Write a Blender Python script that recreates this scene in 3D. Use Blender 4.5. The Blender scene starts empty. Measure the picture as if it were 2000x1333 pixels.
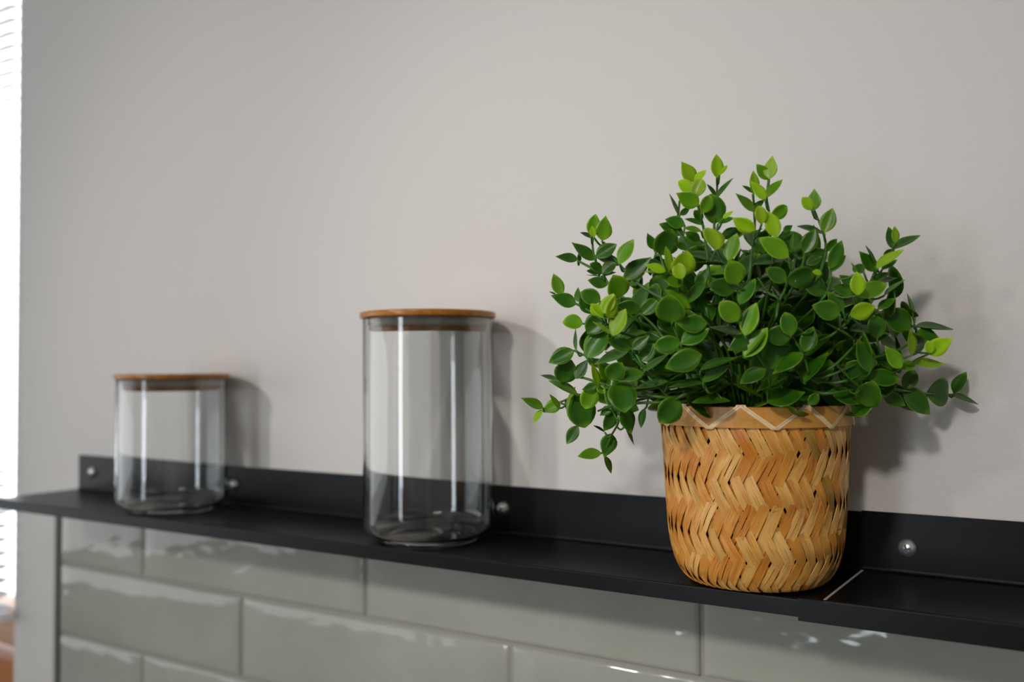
import bpy, bmesh, math, random
from mathutils import Vector, Matrix
random.seed(7)
S = bpy.context.scene
COL = S.collection
PI = math.pi

# ------------------------------------------------------------------ camera, world, lights, exposure
cam_d = bpy.data.cameras.new('camera')
cam = bpy.data.objects.new('camera', cam_d)
COL.objects.link(cam)
cam_d.sensor_width = 36.0
cam_d.lens = 33.27
cam_d.clip_start = 0.02
R_ = Vector((0.840461848522387, 0.5418331062863833, -0.006384834405151413))
U_ = Vector((0.02204356590462406, -0.022414831406270142, 0.9995057061043909))
F_ = Vector((-0.5414221665027585, 0.8401871578791701, 0.03078274442576252))
M = Matrix((R_, U_, -F_)).transposed().to_4x4()
M.translation = Vector((0.0, -0.623, 0.12759))
cam.matrix_world = M
cam_d.dof.use_dof = True
cam_d.dof.focus_distance = 0.545
cam_d.dof.aperture_fstop = 4.4
cam_d.dof.aperture_blades = 7
S.camera = cam

S.view_settings.view_transform = 'Standard'
S.view_settings.look = 'None'
S.view_settings.gamma = 1.0
S.view_settings.use_curve_mapping = False
S.view_settings.exposure = -0.08

W = bpy.data.worlds.new('sky')
S.world = W
W.use_nodes = True
W.node_tree.nodes['Background'].inputs[0].default_value = (0.86, 0.93, 1.0, 1)
W.node_tree.nodes['Background'].inputs[1].default_value = 4.5

def lamp(name, kind, loc, to, energy, color, **kw):
    d = bpy.data.lights.new(name, kind)
    d.energy = energy
    d.color = color
    for k, v in kw.items():
        setattr(d, k, v)
    o = bpy.data.objects.new(name, d)
    COL.objects.link(o)
    o.location = loc
    o.rotation_euler = (Vector(to) - Vector(loc)).to_track_quat('-Z', 'Y').to_euler()
    return o

# two ceiling spots in front of the shelf: one from the left onto the jars, one onto the plant
for name, loc, to, watt, cone in (('ceiling_spot_jars', (-1.42, -2.2, 1.06), (-0.60, 0.0, 0.12), 66, 27),
                                  ('ceiling_spot_plant', (0.02, -2.1, 1.06), (-0.24, 0.0, 0.16), 62, 25)):
    spot = lamp(name, 'SPOT', loc, to, watt, (1.0, 0.94, 0.89),
                spot_size=math.radians(cone), spot_blend=1.0, shadow_soft_size=0.085)
    spot.data.cycles.is_caustics_light = True
# daylight through the tall window across the room; the left area light is added for tile and jar reflections
w1 = lamp('window_daylight_front', 'AREA', (-1.08, -3.27, 0.16), (-1.08, 0.0, 0.16), 18, (0.86, 0.93, 1.0),
     shape='RECTANGLE', size=0.42, size_y=1.7)
w2 = lamp('added_side_light', 'AREA', (-2.38, -1.45, 0.05), (0.0, -1.45, 0.05), 9.5, (0.9, 0.95, 1.0),
     shape='RECTANGLE', size=2.3, size_y=0.9)
w1.data.cycles.is_caustics_light = True
w2.data.cycles.is_caustics_light = True
# ceiling lamp of the room
lamp('ceiling_lamp', 'AREA', (0.2, -1.7, 1.12), (0.2, -1.7, -1.0), 4, (1.0, 0.94, 0.88),
     shape='DISK', size=0.5)

# ------------------------------------------------------------------ helpers
def srgb(r, g, b):
    f = lambda c: (c / 255 / 12.92) if c / 255 <= 0.04045 else ((c / 255 + 0.055) / 1.055) ** 2.4
    return (f(r), f(g), f(b), 1.0)

class NT:
    """small helper around a node tree"""
    def __init__(self, name):
        self.m = bpy.data.materials.new(name)
        self.m.use_nodes = True
        self.t = self.m.node_tree
        self.b = self.t.nodes['Principled BSDF']
        self.out = self.t.nodes['Material Output']
    def n(self, kind, **kw):
        x = self.t.nodes.new(kind)
        for k, v in kw.items():
            if k.startswith('i_'):
                key = k[2:]
                key = int(key) if key.isdigit() else key.replace('_', ' ')
                x.inputs[key].default_value = v
            else:
                setattr(x, k, v)
        return x
    def l(self, a, b):
        self.t.links.new(a, b)
    def ramp(self, fac, stops, interp='LINEAR'):
        r = self.n('ShaderNodeValToRGB')
        r.color_ramp.interpolation = interp
        e = r.color_ramp.elements
        while len(e) < len(stops):
            e.new(0.5)
        for x, (p, c) in zip(e, stops):
            x.position = p
            x.color = c
        self.l(fac, r.inputs[0])
        return r.outputs[0]
    def mix(self, fac, a, b, mode='MIX'):
        x = self.n('ShaderNodeMix', data_type='RGBA', blend_type=mode)
        for s, v in ((x.inputs[0], fac), (x.inputs[6], a), (x.inputs[7], b)):
            if hasattr(v, 'links'):
                self.l(v, s)
            else:
                s.default_value = v
        return x.outputs[2]
    def bump(self, h, strength, dist):
        x = self.n('ShaderNodeBump')
        x.inputs['Strength'].default_value = strength
        x.inputs['Distance'].default_value = dist
        self.l(h, x.inputs['Height'])
        self.l(x.outputs[0], self.b.inputs['Normal'])
        return x
    def coord(self, which='Object', scale=(1, 1, 1)):
        c = self.n('ShaderNodeTexCoord')
        mp = self.n('ShaderNodeMapping')
        mp.inputs['Scale'].default_value = scale
        self.l(c.outputs[which], mp.inputs[0])
        return mp.outputs[0]
    def noise(self, vec, scale, detail=3.0, rough=0.5):
        x = self.n('ShaderNodeTexNoise')
        x.inputs['Scale'].default_value = scale
        x.inputs['Detail'].default_value = detail
        x.inputs['Roughness'].default_value = rough
        self.l(vec, x.inputs['Vector'])
        return x

def plain(name, color, rough=0.5, metal=0.0, spec=0.5):
    t = NT(name)
    t.b.inputs['Base Color'].default_value = color
    t.b.inputs['Roughness'].default_value = rough
    t.b.inputs['Metallic'].default_value = metal
    t.b.inputs['Specular IOR Level'].default_value = spec
    return t.m

def obj(name, bm, mat, parent=None, smooth=False):
    me = bpy.data.meshes.new(name)
    bmesh.ops.recalc_face_normals(bm, faces=bm.faces[:])
    bm.to_mesh(me)
    bm.free()
    if smooth:
        for p in me.polygons:
            p.use_smooth = True
    if mat:
        me.materials.append(mat)
    o = bpy.data.objects.new(name, me)
    COL.objects.link(o)
    if parent:
        o.parent = parent
    return o

def link_mesh(name, me, parent=None):
    o = bpy.data.objects.new(name, me)
    COL.objects.link(o)
    if parent:
        o.parent = parent
    return o

def thing(name, label, cat, loc=(0, 0, 0), group=None):
    o = bpy.data.objects.new(name, None)
    COL.objects.link(o)
    o.empty_display_size = 0.05
    o.location = loc
    o['label'] = label
    o['category'] = cat
    if group:
        o['group'] = group
    return o

def struct(name, bm, mat, smooth=False):
    o = obj(name, bm, mat, None, smooth)
    o['kind'] = 'structure'
    return o

def box(bm, x0, x1, y0, y1, z0, z1):
    v = [bm.verts.new(p) for p in ((x0, y0, z0), (x1, y0, z0), (x1, y1, z0), (x0, y1, z0),
                                   (x0, y0, z1), (x1, y0, z1), (x1, y1, z1), (x0, y1, z1))]
    for f in ((0, 3, 2, 1), (4, 5, 6, 7), (0, 1, 5, 4), (1, 2, 6, 5), (2, 3, 7, 6), (3, 0, 4, 7)):
        bm.faces.new([v[i] for i in f])
    return bm

def bevel(bm, w, seg=2):
    bmesh.ops.bevel(bm, geom=bm.edges[:], offset=w, segments=seg, affect='EDGES', profile=0.5)
    return bm

def lathe(bm, prof, n=64, close=False):
    """prof: list of (r, z); r == 0 at an end makes a pole"""
    rings = []
    for r, z in prof:
        if r < 1e-7:
            rings.append([bm.verts.new((0, 0, z))])
        else:
            rings.append([bm.verts.new((r * math.cos(2 * PI * i / n), r * math.sin(2 * PI * i / n), z)) for i in range(n)])
    pairs = list(zip(rings[:-1], rings[1:]))
    if close:
        pairs.append((rings[-1], rings[0]))
    for a, b in pairs:
        for i in range(n):
            j = (i + 1) % n
            if len(a) == 1 and len(b) == 1:
                continue
            if len(a) == 1:
                bm.faces.new((a[0], b[i], b[j]))
            elif len(b) == 1:
                bm.faces.new((a[i], a[j], b[0]))
            else:
                bm.faces.new((a[i], a[j], b[j], b[i]))
    return bm

def arc(cx, cz, r, a0, a1, n):
    return [(cx + r * math.cos(math.radians(a0 + (a1 - a0) * i / n)),
             cz + r * math.sin(math.radians(a0 + (a1 - a0) * i / n))) for i in range(n + 1)]

def extrude_x(bm, prof, x0, x1):
    """closed (y, z) outline extruded along x"""
    a = [bm.verts.new((x0, y, z)) for y, z in prof]
    b = [bm.verts.new((x1, y, z)) for y, z in prof]
    n = len(prof)
    for i in range(n):
        j = (i + 1) % n
        bm.faces.new((a[i], a[j], b[j], b[i]))
    bm.faces.new(a[::-1])
    bm.faces.new(b)
    return bm

def tube(bm, pts, radii, n=6):
    pts = [Vector(p) for p in pts]
    rings = []
    up = Vector((0.3, -0.5, 0.8))
    for i, p in enumerate(pts):
        d = (pts[min(i + 1, len(pts) - 1)] - pts[max(i - 1, 0)])
        if d.length < 1e-9:
            d = Vector((0, 0, 1))
        d.normalize()
        s = d.cross(up)
        if s.length < 1e-4:
            s = d.cross(Vector((1, 0, 0)))
        s.normalize()
        t = d.cross(s)
        r = radii[i] if isinstance(radii, (list, tuple)) else radii
        rings.append([bm.verts.new(p + (s * math.cos(2 * PI * k / n) + t * math.sin(2 * PI * k / n)) * r) for k in range(n)])
    for a, b in zip(rings[:-1], rings[1:]):
        for k in range(n):
            j = (k + 1) % n
            bm.faces.new((a[k], a[j], b[j], b[k]))
    bm.faces.new(rings[0][::-1])
    bm.faces.new(rings[-1])
    return bm

def spline(pts, sub=4):
    """Catmull-Rom through the points"""
    P = [Vector(p) for p in pts]
    out = []
    for i in range(len(P) - 1):
        p0, p1, p2, p3 = P[max(i - 1, 0)], P[i], P[i + 1], P[min(i + 2, len(P) - 1)]
        for k in range(sub):
            t = k / sub
            out.append(0.5 * ((2 * p1) + (p2 - p0) * t + (2 * p0 - 5 * p1 + 4 * p2 - p3) * t * t + (3 * p1 - p0 - 3 * p2 + p3) * t ** 3))
    out.append(P[-1])
    return out

# ------------------------------------------------------------------ materials
def mat_wall():
    t = NT('painted_wall')
    v = t.coord('Object')
    n1 = t.noise(v, 420.0, 2.0, 0.55)
    n2 = t.noise(v, 120.0, 2.0, 0.5)
    t.b.inputs['Base Color'].default_value = (0.69, 0.663, 0.638, 1)
    t.b.inputs['Roughness'].default_value = 0.62
    t.b.inputs['Specular IOR Level'].default_value = 0.25
    a = t.n('ShaderNodeMath', operation='ADD')
    t.l(n1.outputs[0], a.inputs[0])
    t.l(n2.outputs[0], a.inputs[1])
    t.bump(a.outputs[0], 0.35, 0.0006)
    return t.m
WALL = mat_wall()
PAINT = plain('room_paint', (0.26, 0.28, 0.31, 1), 0.7)
PALE = plain('pale_room_paint', (0.66, 0.65, 0.63, 1), 0.7)
CEIL = plain('ceiling_paint', (0.75, 0.74, 0.72, 1), 0.8)

def mat_floor():
    t = NT('oak_floor')
    v = t.coord('Object', (1, 8, 1))
    n = t.noise(v, 4.0, 5.0, 0.6)
    t.l(t.ramp(n.outputs[0], [(0.3, srgb(176, 158, 132)), (0.7, srgb(205, 190, 165))]), t.b.inputs['Base Color'])
    t.b.inputs['Roughness'].default_value = 0.45
    return t.m
FLOOR = mat_floor()

def mat_black():
    t = NT('black_powder_coat')
    v = t.coord('Object')
    n = t.noise(v, 900.0, 2.0, 0.5)
    n2 = t.noise(v, 14.0, 4.0, 0.6)
    t.l(t.ramp(n2.outputs[0], [(0.3, (0.003, 0.003, 0.0035, 1)), (0.75, (0.005, 0.005, 0.0055, 1))]), t.b.inputs['Base Color'])
    t.b.inputs['Roughness'].default_value = 0.34
    t.b.inputs['Specular IOR Level'].default_value = 0.22
    t.bump(n.outputs[0], 0.12, 0.0003)
    return t.m
BLACK = mat_black()
BARE = plain('bare_steel_edge', (0.5, 0.5, 0.49, 1), 0.5, 0.2)
STEEL = plain('zinc_screw', (0.78, 0.8, 0.79, 1), 0.34, 0.9)
RECESS = plain('screw_recess', (0.08, 0.085, 0.085, 1), 0.4, 0.9)

def mat_tile():
    t = NT('glazed_tile')
    oi = t.n('ShaderNodeObjectInfo')
    v = t.coord('Object')
    add = t.n('ShaderNodeVectorMath', operation='ADD')
    t.l(v, add.inputs[0])
    t.l(oi.outputs['Location'], add.inputs[1])
    n = t.noise(add.outputs[0], 11.0, 3.0, 0.5)
    mp = t.n('ShaderNodeMapping')
    mp.inputs['Scale'].default_value = (0.7, 1, 1.25)
    t.l(add.outputs[0], mp.inputs[0])
    w = t.noise(mp.outputs[0], 24.0, 2.2, 0.45)
    base = t.ramp(n.outputs[0], [(0.3, srgb(158, 160, 149)), (0.7, srgb(169, 170, 161))])
    sh = t.n('ShaderNodeHueSaturation')
    mr = t.n('ShaderNodeMapRange')
    mr.inputs['To Min'].default_value = 0.95
    mr.inputs['To Max'].default_value = 1.05
    t.l(oi.outputs['Random'], mr.inputs[0])
    t.l(mr.outputs[0], sh.inputs['Value'])
    t.l(base, sh.inputs['Color'])
    t.l(sh.outputs[0], t.b.inputs['Base Color'])
    t.b.inputs['Roughness'].default_value = 0.06
    t.b.inputs['IOR'].default_value = 1.55
    t.bump(w.outputs[0], 0.5, 0.004)
    return t.m
TILE = mat_tile()
GROUT = plain('grout', srgb(150, 149, 140), 0.85)
TRIM = plain('tile_trim', srgb(120, 120, 114), 0.5)

def mat_wood(name, c0, c1, scale=(6, 60, 60), rough=0.42):
    t = NT(name)
    v = t.coord('Object', scale)
    n = t.noise(v, 3.0, 4.0, 0.6)
    n2 = t.noise(v, 14.0, 2.0, 0.5)
    f = t.n('ShaderNodeMath', operation='MULTIPLY_ADD')
    t.l(n2.outputs[0], f.inputs[0])
    f.inputs[1].default_value = 0.35
    t.l(n.outputs[0], f.inputs[2])
    t.l(t.ramp(f.outputs[0], [(0.4, c0), (0.85, c1)]), t.b.inputs['Base Color'])
    t.b.inputs['Roughness'].default_value = rough
    t.bump(n2.outputs[0], 0.1, 0.0003)
    return t.m
LID = mat_wood('bamboo_lid', srgb(142, 86, 24), srgb(180, 118, 44), (8, 90, 90), 0.26)
PINE = mat_wood('orange_pine', srgb(150, 84, 30), srgb(186, 116, 52), (60, 60, 6), 0.4)
SASH = mat_wood('daylit_pine', srgb(176, 132, 104), srgb(196, 156, 126), (6, 60, 60), 0.45)  # paler pine: daylight on the sash rail is put into the colour

def mat_strip():
    t = NT('bamboo_strip')
    oi = t.n('ShaderNodeObjectInfo')
    uv = t.n('ShaderNodeTexCoord')
    mp = t.n('ShaderNodeMapping')
    mp.inputs['Scale'].default_value = (5.0, 0.9, 1.0)
    t.l(uv.outputs['UV'], mp.inputs[0])
    ad = t.n('ShaderNodeVectorMath', operation='ADD')
    cb = t.n('ShaderNodeCombineXYZ')
    ml = t.n('ShaderNodeMath', operation='MULTIPLY')
    ml.inputs[1].default_value = 57.0
    t.l(oi.outputs['Random'], ml.inputs[0])
    t.l(ml.outputs[0], cb.inputs[0])
    t.l(ml.outputs[0], cb.inputs[1])
    t.l(mp.outputs[0], ad.inputs[0])
    t.l(cb.outputs[0], ad.inputs[1])
    base = t.ramp(oi.outputs['Random'], [(0.0, srgb(222, 168, 84)), (0.22, srgb(238, 196, 120)), (0.42, srgb(224, 164, 76)),
                                         (0.6, srgb(208, 140, 50)), (0.8, srgb(232, 184, 104)), (0.92, srgb(176, 134, 54)), (1.0, srgb(140, 110, 40))])
    fib = t.noise(ad.outputs[0], 2.2, 3.0, 0.65)
    dark = t.ramp(fib.outputs[0], [(0.36, srgb(196, 140, 84)), (0.46, (1, 1, 1, 1))])
    blot = t.noise(ad.outputs[0], 0.35, 2.0, 0.5)
    bl = t.ramp(blot.outputs[0], [(0.35, srgb(236, 206, 158)), (0.6, (1, 1, 1, 1))])
    c = t.mix(0.75, base, dark, 'MULTIPLY')
    c = t.mix(0.8, c, bl, 'MULTIPLY')
    t.l(c, t.b.inputs['Base Color'])
    t.b.inputs['Roughness'].default_value = 0.42
    t.bump(fib.outputs[0], 0.2, 0.0004)
    return t.m
STRIP = mat_strip()
BAND = mat_wood('bamboo_band', srgb(194, 130, 46), srgb(212, 154, 72), (40, 40, 90), 0.38)
BINDING = mat_wood('bamboo_binding', srgb(232, 194, 136), srgb(248, 220, 174), (60, 60, 60), 0.45)
DARKPOT = plain('dark_plastic', (0.012, 0.012, 0.011, 1), 0.5)

def mat_leaf(name, c_base, c_mid, c_edge, transl, rough=0.33):
    """plastic leaf: paler round the leaf base and rim, as moulded"""
    t = NT(name)
    oi = t.n('ShaderNodeObjectInfo')
    tc = t.n('ShaderNodeTexCoord')
    sep = t.n('ShaderNodeSeparateXYZ')
    t.l(tc.outputs['UV'], sep.inputs[0])
    c1 = t.ramp(sep.outputs[1], [(0.0, c_base), (0.4, c_mid), (0.8, c_mid), (1.0, c_edge)])
    # rim: distance from the midrib
    rim = t.ramp(sep.outputs[0], [(0.0, (0, 0, 0, 1)), (0.82, (0, 0, 0, 1)), (0.97, (1, 1, 1, 1))])
    c2 = t.mix(rim, c1, c_edge)
    nz = t.noise(t.coord('Object', (40, 40, 40)), 0.12, 2.0, 0.5)
    hs = t.n('ShaderNodeHueSaturation')
    mr = t.n('ShaderNodeMapRange')
    mr.inputs['To Min'].default_value = 0.72
    mr.inputs['To Max'].default_value = 1.22
    t.l(oi.outputs['Random'], mr.inputs[0])
    t.l(mr.outputs[0], hs.inputs['Value'])
    t.l(c2, hs.inputs['Color'])
    t.l(hs.outputs[0], t.b.inputs['Base Color'])
    t.b.inputs['Roughness'].default_value = rough
    t.b.inputs['Specular IOR Level'].default_value = 0.4
    tr = t.n('ShaderNodeBsdfTranslucent')
    t.l(hs.outputs[0], tr.inputs[0])
    mx = t.n('ShaderNodeMixShader')
    mx.inputs[0].default_value = transl
    t.l(t.b.outputs[0], mx.inputs[1])
    t.l(tr.outputs[0], mx.inputs[2])
    t.l(mx.outputs[0], t.out.inputs[0])
    t.bump(nz.outputs[0], 0.15, 0.0005)
    return t.m
LEAF_M = [mat_leaf('mature_shaded_leaf', srgb(78, 126, 20), srgb(50, 102, 12), srgb(106, 152, 28), 0.15),  # each colour holds leaf age plus the light and shade on the leaf
          mat_leaf('middle_leaf', srgb(122, 172, 22), srgb(98, 154, 14), srgb(154, 196, 38), 0.24),
          mat_leaf('young_lit_leaf', srgb(160, 204, 26), srgb(168, 212, 26), srgb(200, 232, 64), 0.32)]
STEM_M = plain('plastic_stem', srgb(58, 104, 26), 0.4)

def mat_thick_glass():
    t = NT('thick_glass')
    t.b.inputs['Transmission Weight'].default_value = 1.0
    t.b.inputs['Roughness'].default_value = 0.0
    t.b.inputs['IOR'].default_value = 1.5
    t.b.inputs['Base Color'].default_value = (0.982, 0.994, 0.989, 1)
    return t.m
THICK = mat_thick_glass()
SEAL = plain('seal_rubber', (0.66, 0.58, 0.50, 1), 0.4)

def mat_slat():
    t = NT('white_slat')
    t.b.inputs['Base Color'].default_value = (0.86, 0.87, 0.88, 1)
    t.b.inputs['Roughness'].default_value = 0.35
    tr = t.n('ShaderNodeBsdfTranslucent')
    tr.inputs[0].default_value = (0.9, 0.9, 0.92, 1)
    mx = t.n('ShaderNodeMixShader')
    mx.inputs[0].default_value = 0.62
    t.l(t.b.outputs[0], mx.inputs[1])
    t.l(tr.outputs[0], mx.inputs[2])
    t.l(mx.outputs[0], t.out.inputs[0])
    return t.m
SLAT = mat_slat()
CORD = plain('white_cord', (0.7, 0.7, 0.7, 1), 0.7)
t_ = NT('window_glass')
t_.t.nodes.remove(t_.b)
a_ = t_.n('ShaderNodeBsdfTransparent')
b_ = t_.n('ShaderNodeBsdfGlossy')
b_.inputs['Roughness'].default_value = 0.01
lw_ = t_.n('ShaderNodeLayerWeight')
lw_.inputs[0].default_value = 0.5
p5_ = t_.n('ShaderNodeMath', operation='POWER')
p5_.inputs[1].default_value = 5.0
t_.l(lw_.outputs['Facing'], p5_.inputs[0])
f_ = t_.n('ShaderNodeMath', operation='MULTIPLY_ADD')
f_.inputs[1].default_value = 0.96
f_.inputs[2].default_value = 0.04
t_.l(p5_.outputs[0], f_.inputs[0])
m_ = t_.n('ShaderNodeMixShader')
t_.l(f_.outputs[0], m_.inputs[0])
t_.l(a_.outputs[0], m_.inputs[1])
t_.l(b_.outputs[0], m_.inputs[2])
t_.l(m_.outputs[0], t_.out.inputs[0])
PANE = t_.m

# ------------------------------------------------------------------ room shell
WX = -1.098                     # right edge of the window opening
bm = bmesh.new()
box(bm, WX, 1.7, 0.0, 0.14, -1.36, 1.16)
box(bm, -2.4, -1.76, 0.0, 0.14, -1.36, 1.16)
box(bm, -1.76, WX, 0.0, 0.14, 0.86, 1.16)
box(bm, -1.76, WX, 0.0, 0.14, -1.36, -0.31)
struct('wall_back', bm, WALL).cycles.is_caustics_receiver = True
bm = bmesh.new(); box(bm, -2.4, 1.7, -3.3, 0.14, -1.42, -1.36); struct('floor', bm, FLOOR)
bm = bmesh.new(); box(bm, -2.4, 1.7, -3.3, 0.14, 1.16, 1.22); struct('ceiling', bm, CEIL)
bm = bmesh.new(); box(bm, 1.7, 1.8, -3.3, 0.14, -1.42, 1.22); struct('wall_right', bm, PALE)
bm = bmesh.new(); box(bm, -2.5, -2.4, -3.3, 0.14, -1.42, 1.22); struct('wall_left', bm, PALE)
bm = bmesh.new(); box(bm, -2.5, 1.8, -3.4, -3.3, -1.42, 1.22); struct('wall_front', bm, PAINT)

# window with its wooden frame
bm = bmesh.new()
box(bm, -1.76, WX, 0.02, 0.09, -0.31, -0.222)
box(bm, -1.76, WX, 0.02, 0.09, 0.80, 0.86)
box(bm, -1.122, WX, 0.02, 0.09, -0.222, 0.80)
box(bm, -1.76, -1.71, 0.02, 0.09, -0.222, 0.80)
win = struct('window_1', bm, PINE)
bm = bmesh.new(); box(bm, -1.71, -1.122, 0.03, 0.075, -0.210, -0.163); obj('sash_rail', bevel(bm, 0.004), SASH, win)
bm = bmesh.new(); box(bm, -1.71, -1.66, 0.03, 0.075, -0.163, 0.79); obj('sash_stile', bevel(bm, 0.004), PINE, win)
bm = bmesh.new(); box(bm, -1.140, -1.122, 0.045, 0.075, -0.163, 0.79); obj('sash_stile', bevel(bm, 0.004), PINE, win)
bm = bmesh.new(); box(bm, -1.66, -1.140, 0.05, 0.056, -0.163, 0.79); obj('pane', bm, PANE, win)

# venetian blind hung over the opening
blind = thing('window_blind', 'white slatted blind hanging over the bright window left of the shelf', 'blind', (-1.42, -0.012, -0.155))
def slat_mesh():
    bm = bmesh.new()
    prof = []
    tilt = math.radians(9)
    up, dn = [], []
    for i in range(7):
        s = (i / 6 - 0.5) * 0.0165
        h = 0.0016 * (1 - (2 * i / 6 - 1) ** 2)
        for arr, hh in ((up, h + 0.00025), (dn, h - 0.00025)):
            arr.append((s * math.cos(tilt) - hh * math.sin(tilt), s * math.sin(tilt) + hh * math.cos(tilt)))
    extrude_x(bm, up + dn[::-1], -0.335, 0.331)
    me = bpy.data.meshes.new('slat')
    bmesh.ops.recalc_face_normals(bm, faces=bm.faces[:])
    bm.to_mesh(me); bm.free()
    me.materials.append(SLAT)
    return me
sm = slat_mesh()
k = 0
while True:
    z = 0.010 + 0.0157 * k
    if z > 0.98:
        break
    s = link_mesh('slat', sm, blind)
    s.location = (0, 0, z)
    k += 1
bm = bmesh.new(); box(bm, -0.335, 0.331, -0.009, 0.009, -0.004, 0.004); obj('bottom_rail', bevel(bm, 0.002), SLAT, blind)
bm = bmesh.new(); box(bm, -0.335, 0.331, -0.014, 0.011, 0.985, 1.012); obj('head_rail', bevel(bm, 0.002), SLAT, blind)
for x in (-0.25, 0.0, 0.272):
    bm = bmesh.new()
    tube(bm, [(x, -0.010, 0), (x, -0.010, 0.985)], 0.0009, 6)
    obj('ladder_cord', bm, CORD, blind)

# ------------------------------------------------------------------ tiles below the shelf
TX0 = -0.9985
bm = bmesh.new()
box(bm, TX0, 1.4, -0.0045, -0.0002, -0.75, -0.0075)
grout = struct('trim_1', bm, GROUT)
grout['label'] = 'pale grout bed between the sage grey wall tiles'
bm = bmesh.new()
box(bm, TX0 - 0.0055, TX0, -0.0085, -0.0002, -0.75, -0.0075)
tr2 = struct('trim_2', bm, TRIM)

def tile_mesh(w, h):
    bm = bmesh.new()
    nx = max(4, int(w / 0.02))
    xs = [0, 0.0015, 0.004] + [0.004 + (w - 0.008) * i / nx for i in range(1, nx)] + [w - 0.004, w - 0.0015, w]
    zs = [0, 0.0015, 0.004] + [0.004 + (h - 0.008) * i / 4 for i in range(1, 4)] + [h - 0.004, h - 0.0015, h]
    def e(d, L):
        m = min(d, L - d)
        return 0.0 if m <= 0 else (0.0016 if m < 0.003 else 0.0024)
    g = [[bm.verts.new((x, -(0.0040 + min(e(x, w), e(z, h))), z)) for x in xs] for z in zs]
    for a in range(len(zs) - 1):
        for b in range(len(xs) - 1):
            bm.faces.new((g[a][b], g[a][b + 1], g[a + 1][b + 1], g[a + 1][b]))
    # skirt back into the grout
    ring = [g[0][b] for b in range(len(xs))] + [g[a][-1] for a in range(1, len(zs))] + \
           [g[-1][b] for b in range(len(xs) - 2, -1, -1)] + [g[a][0] for a in range(len(zs) - 2, 0, -1)]
    bk = [bm.verts.new((v.co.x, -0.001, v.co.z)) for v in ring]
    for i in range(len(ring)):
        j = (i + 1) % len(ring)
        bm.faces.new((ring[i], bk[i], bk[j], ring[j]))
    me = bpy.data.meshes.new('tile')
    bmesh.ops.recalc_face_normals(bm, faces=bm.faces[:])
    bm.to_mesh(me); bm.free()
    for p in me.polygons:
        p.use_smooth = True
    me.materials.append(TILE)
    return me
PW, PH, G = 0.3024, 0.0771, 0.0022
cache = {}
for row in range(8):
    ztop = -0.0833 + 0.0771 - row * PH - G / 2 if row else -0.0083
    zbot = -0.0833 - row * PH + G / 2
    x = -0.8504 if row % 2 == 0 else -1.0036 + PW * 0.994
    x -= PW
    while x < 1.25:
        a, b = max(x + G / 2, TX0 + 0.001), x + PW - G / 2
        x += PW
        if b - a < 0.02:
            continue
        key = (round(b - a, 4), round(ztop - zbot, 4))
        if key not in cache:
            cache[key] = tile_mesh(b - a, ztop - zbot)
        o = link_mesh('tile', cache[key], grout)
        o.location = (a, random.uniform(-0.0004, 0.0), zbot)
        o.rotation_euler = (random.uniform(-.004, .004), 0, random.uniform(-.003, .003))

# ------------------------------------------------------------------ the two shelf sections
D = 0.0936
def shelf_profile(y_back, top, d, lip, h, th):
    """bent sheet: back plate up the wall, shelf, lip folded down; closed (y, z) outline"""
    rb = 0.0022
    o = []
    o += [(y_back, h), (y_back - th, h)]                             # top of the plate
    o += [(y_back - th - rb + rb * math.cos(a), top + rb - rb * math.sin(a)) for a in [i * PI / 2 / 5 for i in range(6)]]
    rf = 0.0012
    o += [(-d + rf - rf * math.sin(a), top - rf + rf * math.cos(a)) for a in [i * PI / 2 / 4 for i in range(5)]]
    o += [(-d, -lip), (-d + th, -lip), (-d + th, top - th), (y_back, top - th)]
    return o
def screw_mesh():
    bm = bmesh.new()
    lathe(bm, [(0.0056, 0.0), (0.0057, 0.0008)] + arc(0, -0.0012, 0.0060, 24, 82, 8)[0:9] + [(0, 0.0048)], 32)
    return bm
SCREW_P = None
def screw(parent, x, z, yb):
    global SCREW_P
    if SCREW_P is None:
        bm = screw_mesh()
        head = obj('screw', bm, STEEL, parent, True)
        bm = bmesh.new()
        box(bm, -0.0027, 0.0027, -0.0006, 0.0006, 0.0, 0.00485)
        box(bm, -0.0006, 0.0006, -0.0027, 0.0027, 0.0, 0.00487)
        rec = obj('cross_recess', bm, RECESS, head)
        SCREW_P = (head, rec)
    else:
        head = SCREW_P[0].copy(); COL.objects.link(head); head.parent = parent
        rec = SCREW_P[1].copy(); COL.objects.link(rec); rec.parent = head
    head.location = (x, yb, z)
    head.rotation_euler = (PI / 2, random.uniform(0, 1.5), 0)

sh1 = thing('wall_shelf', 'long black metal ledge holding both glass jars, screwed to the wall', 'shelf', (-0.97, 0, 0))
bm = bmesh.new()
extrude_x(bm, shelf_profile(-0.0003, 0.0, D, 0.0101, 0.0372, 0.0013), 0.0, 0.97 - 0.128)
obj('folded_sheet', bm, BLACK, sh1)
for x in (-0.9448, -0.7183, -0.4093):
    screw(sh1, x + 0.97, 0.0192, -0.0016)
sh2 = thing('wall_shelf', 'right-hand black ledge section sleeved over the long one, with a bright cut edge', 'shelf', (-0.1395, 0, 0))
bm = bmesh.new()
extrude_x(bm, shelf_profile(-0.0016, 0.0014, D + 0.0014, 0.0118, 0.0381, 0.0013), 0.0, 1.2)
obj('folded_sheet', bm, BLACK, sh2)
bm = bmesh.new()
box(bm, -0.014, 0.0, -(D + 0.0014), -(D + 0.0001), -0.0118, 0.0006)
obj('lip_tab', bm, BLACK, sh2)
bm = bmesh.new()
box(bm, -0.0002, 0.0013, -(D + 0.0004), -0.0056, 0.0002, 0.00155)
o = obj('cut_edge', bm, BARE, sh2)
o['label'] = 'bright bare metal cut edge'
screw(sh2, -0.1129 + 0.1395, 0.0171, -0.0029)
screw(sh2, 0.36, 0.0171, -0.0029)
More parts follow.
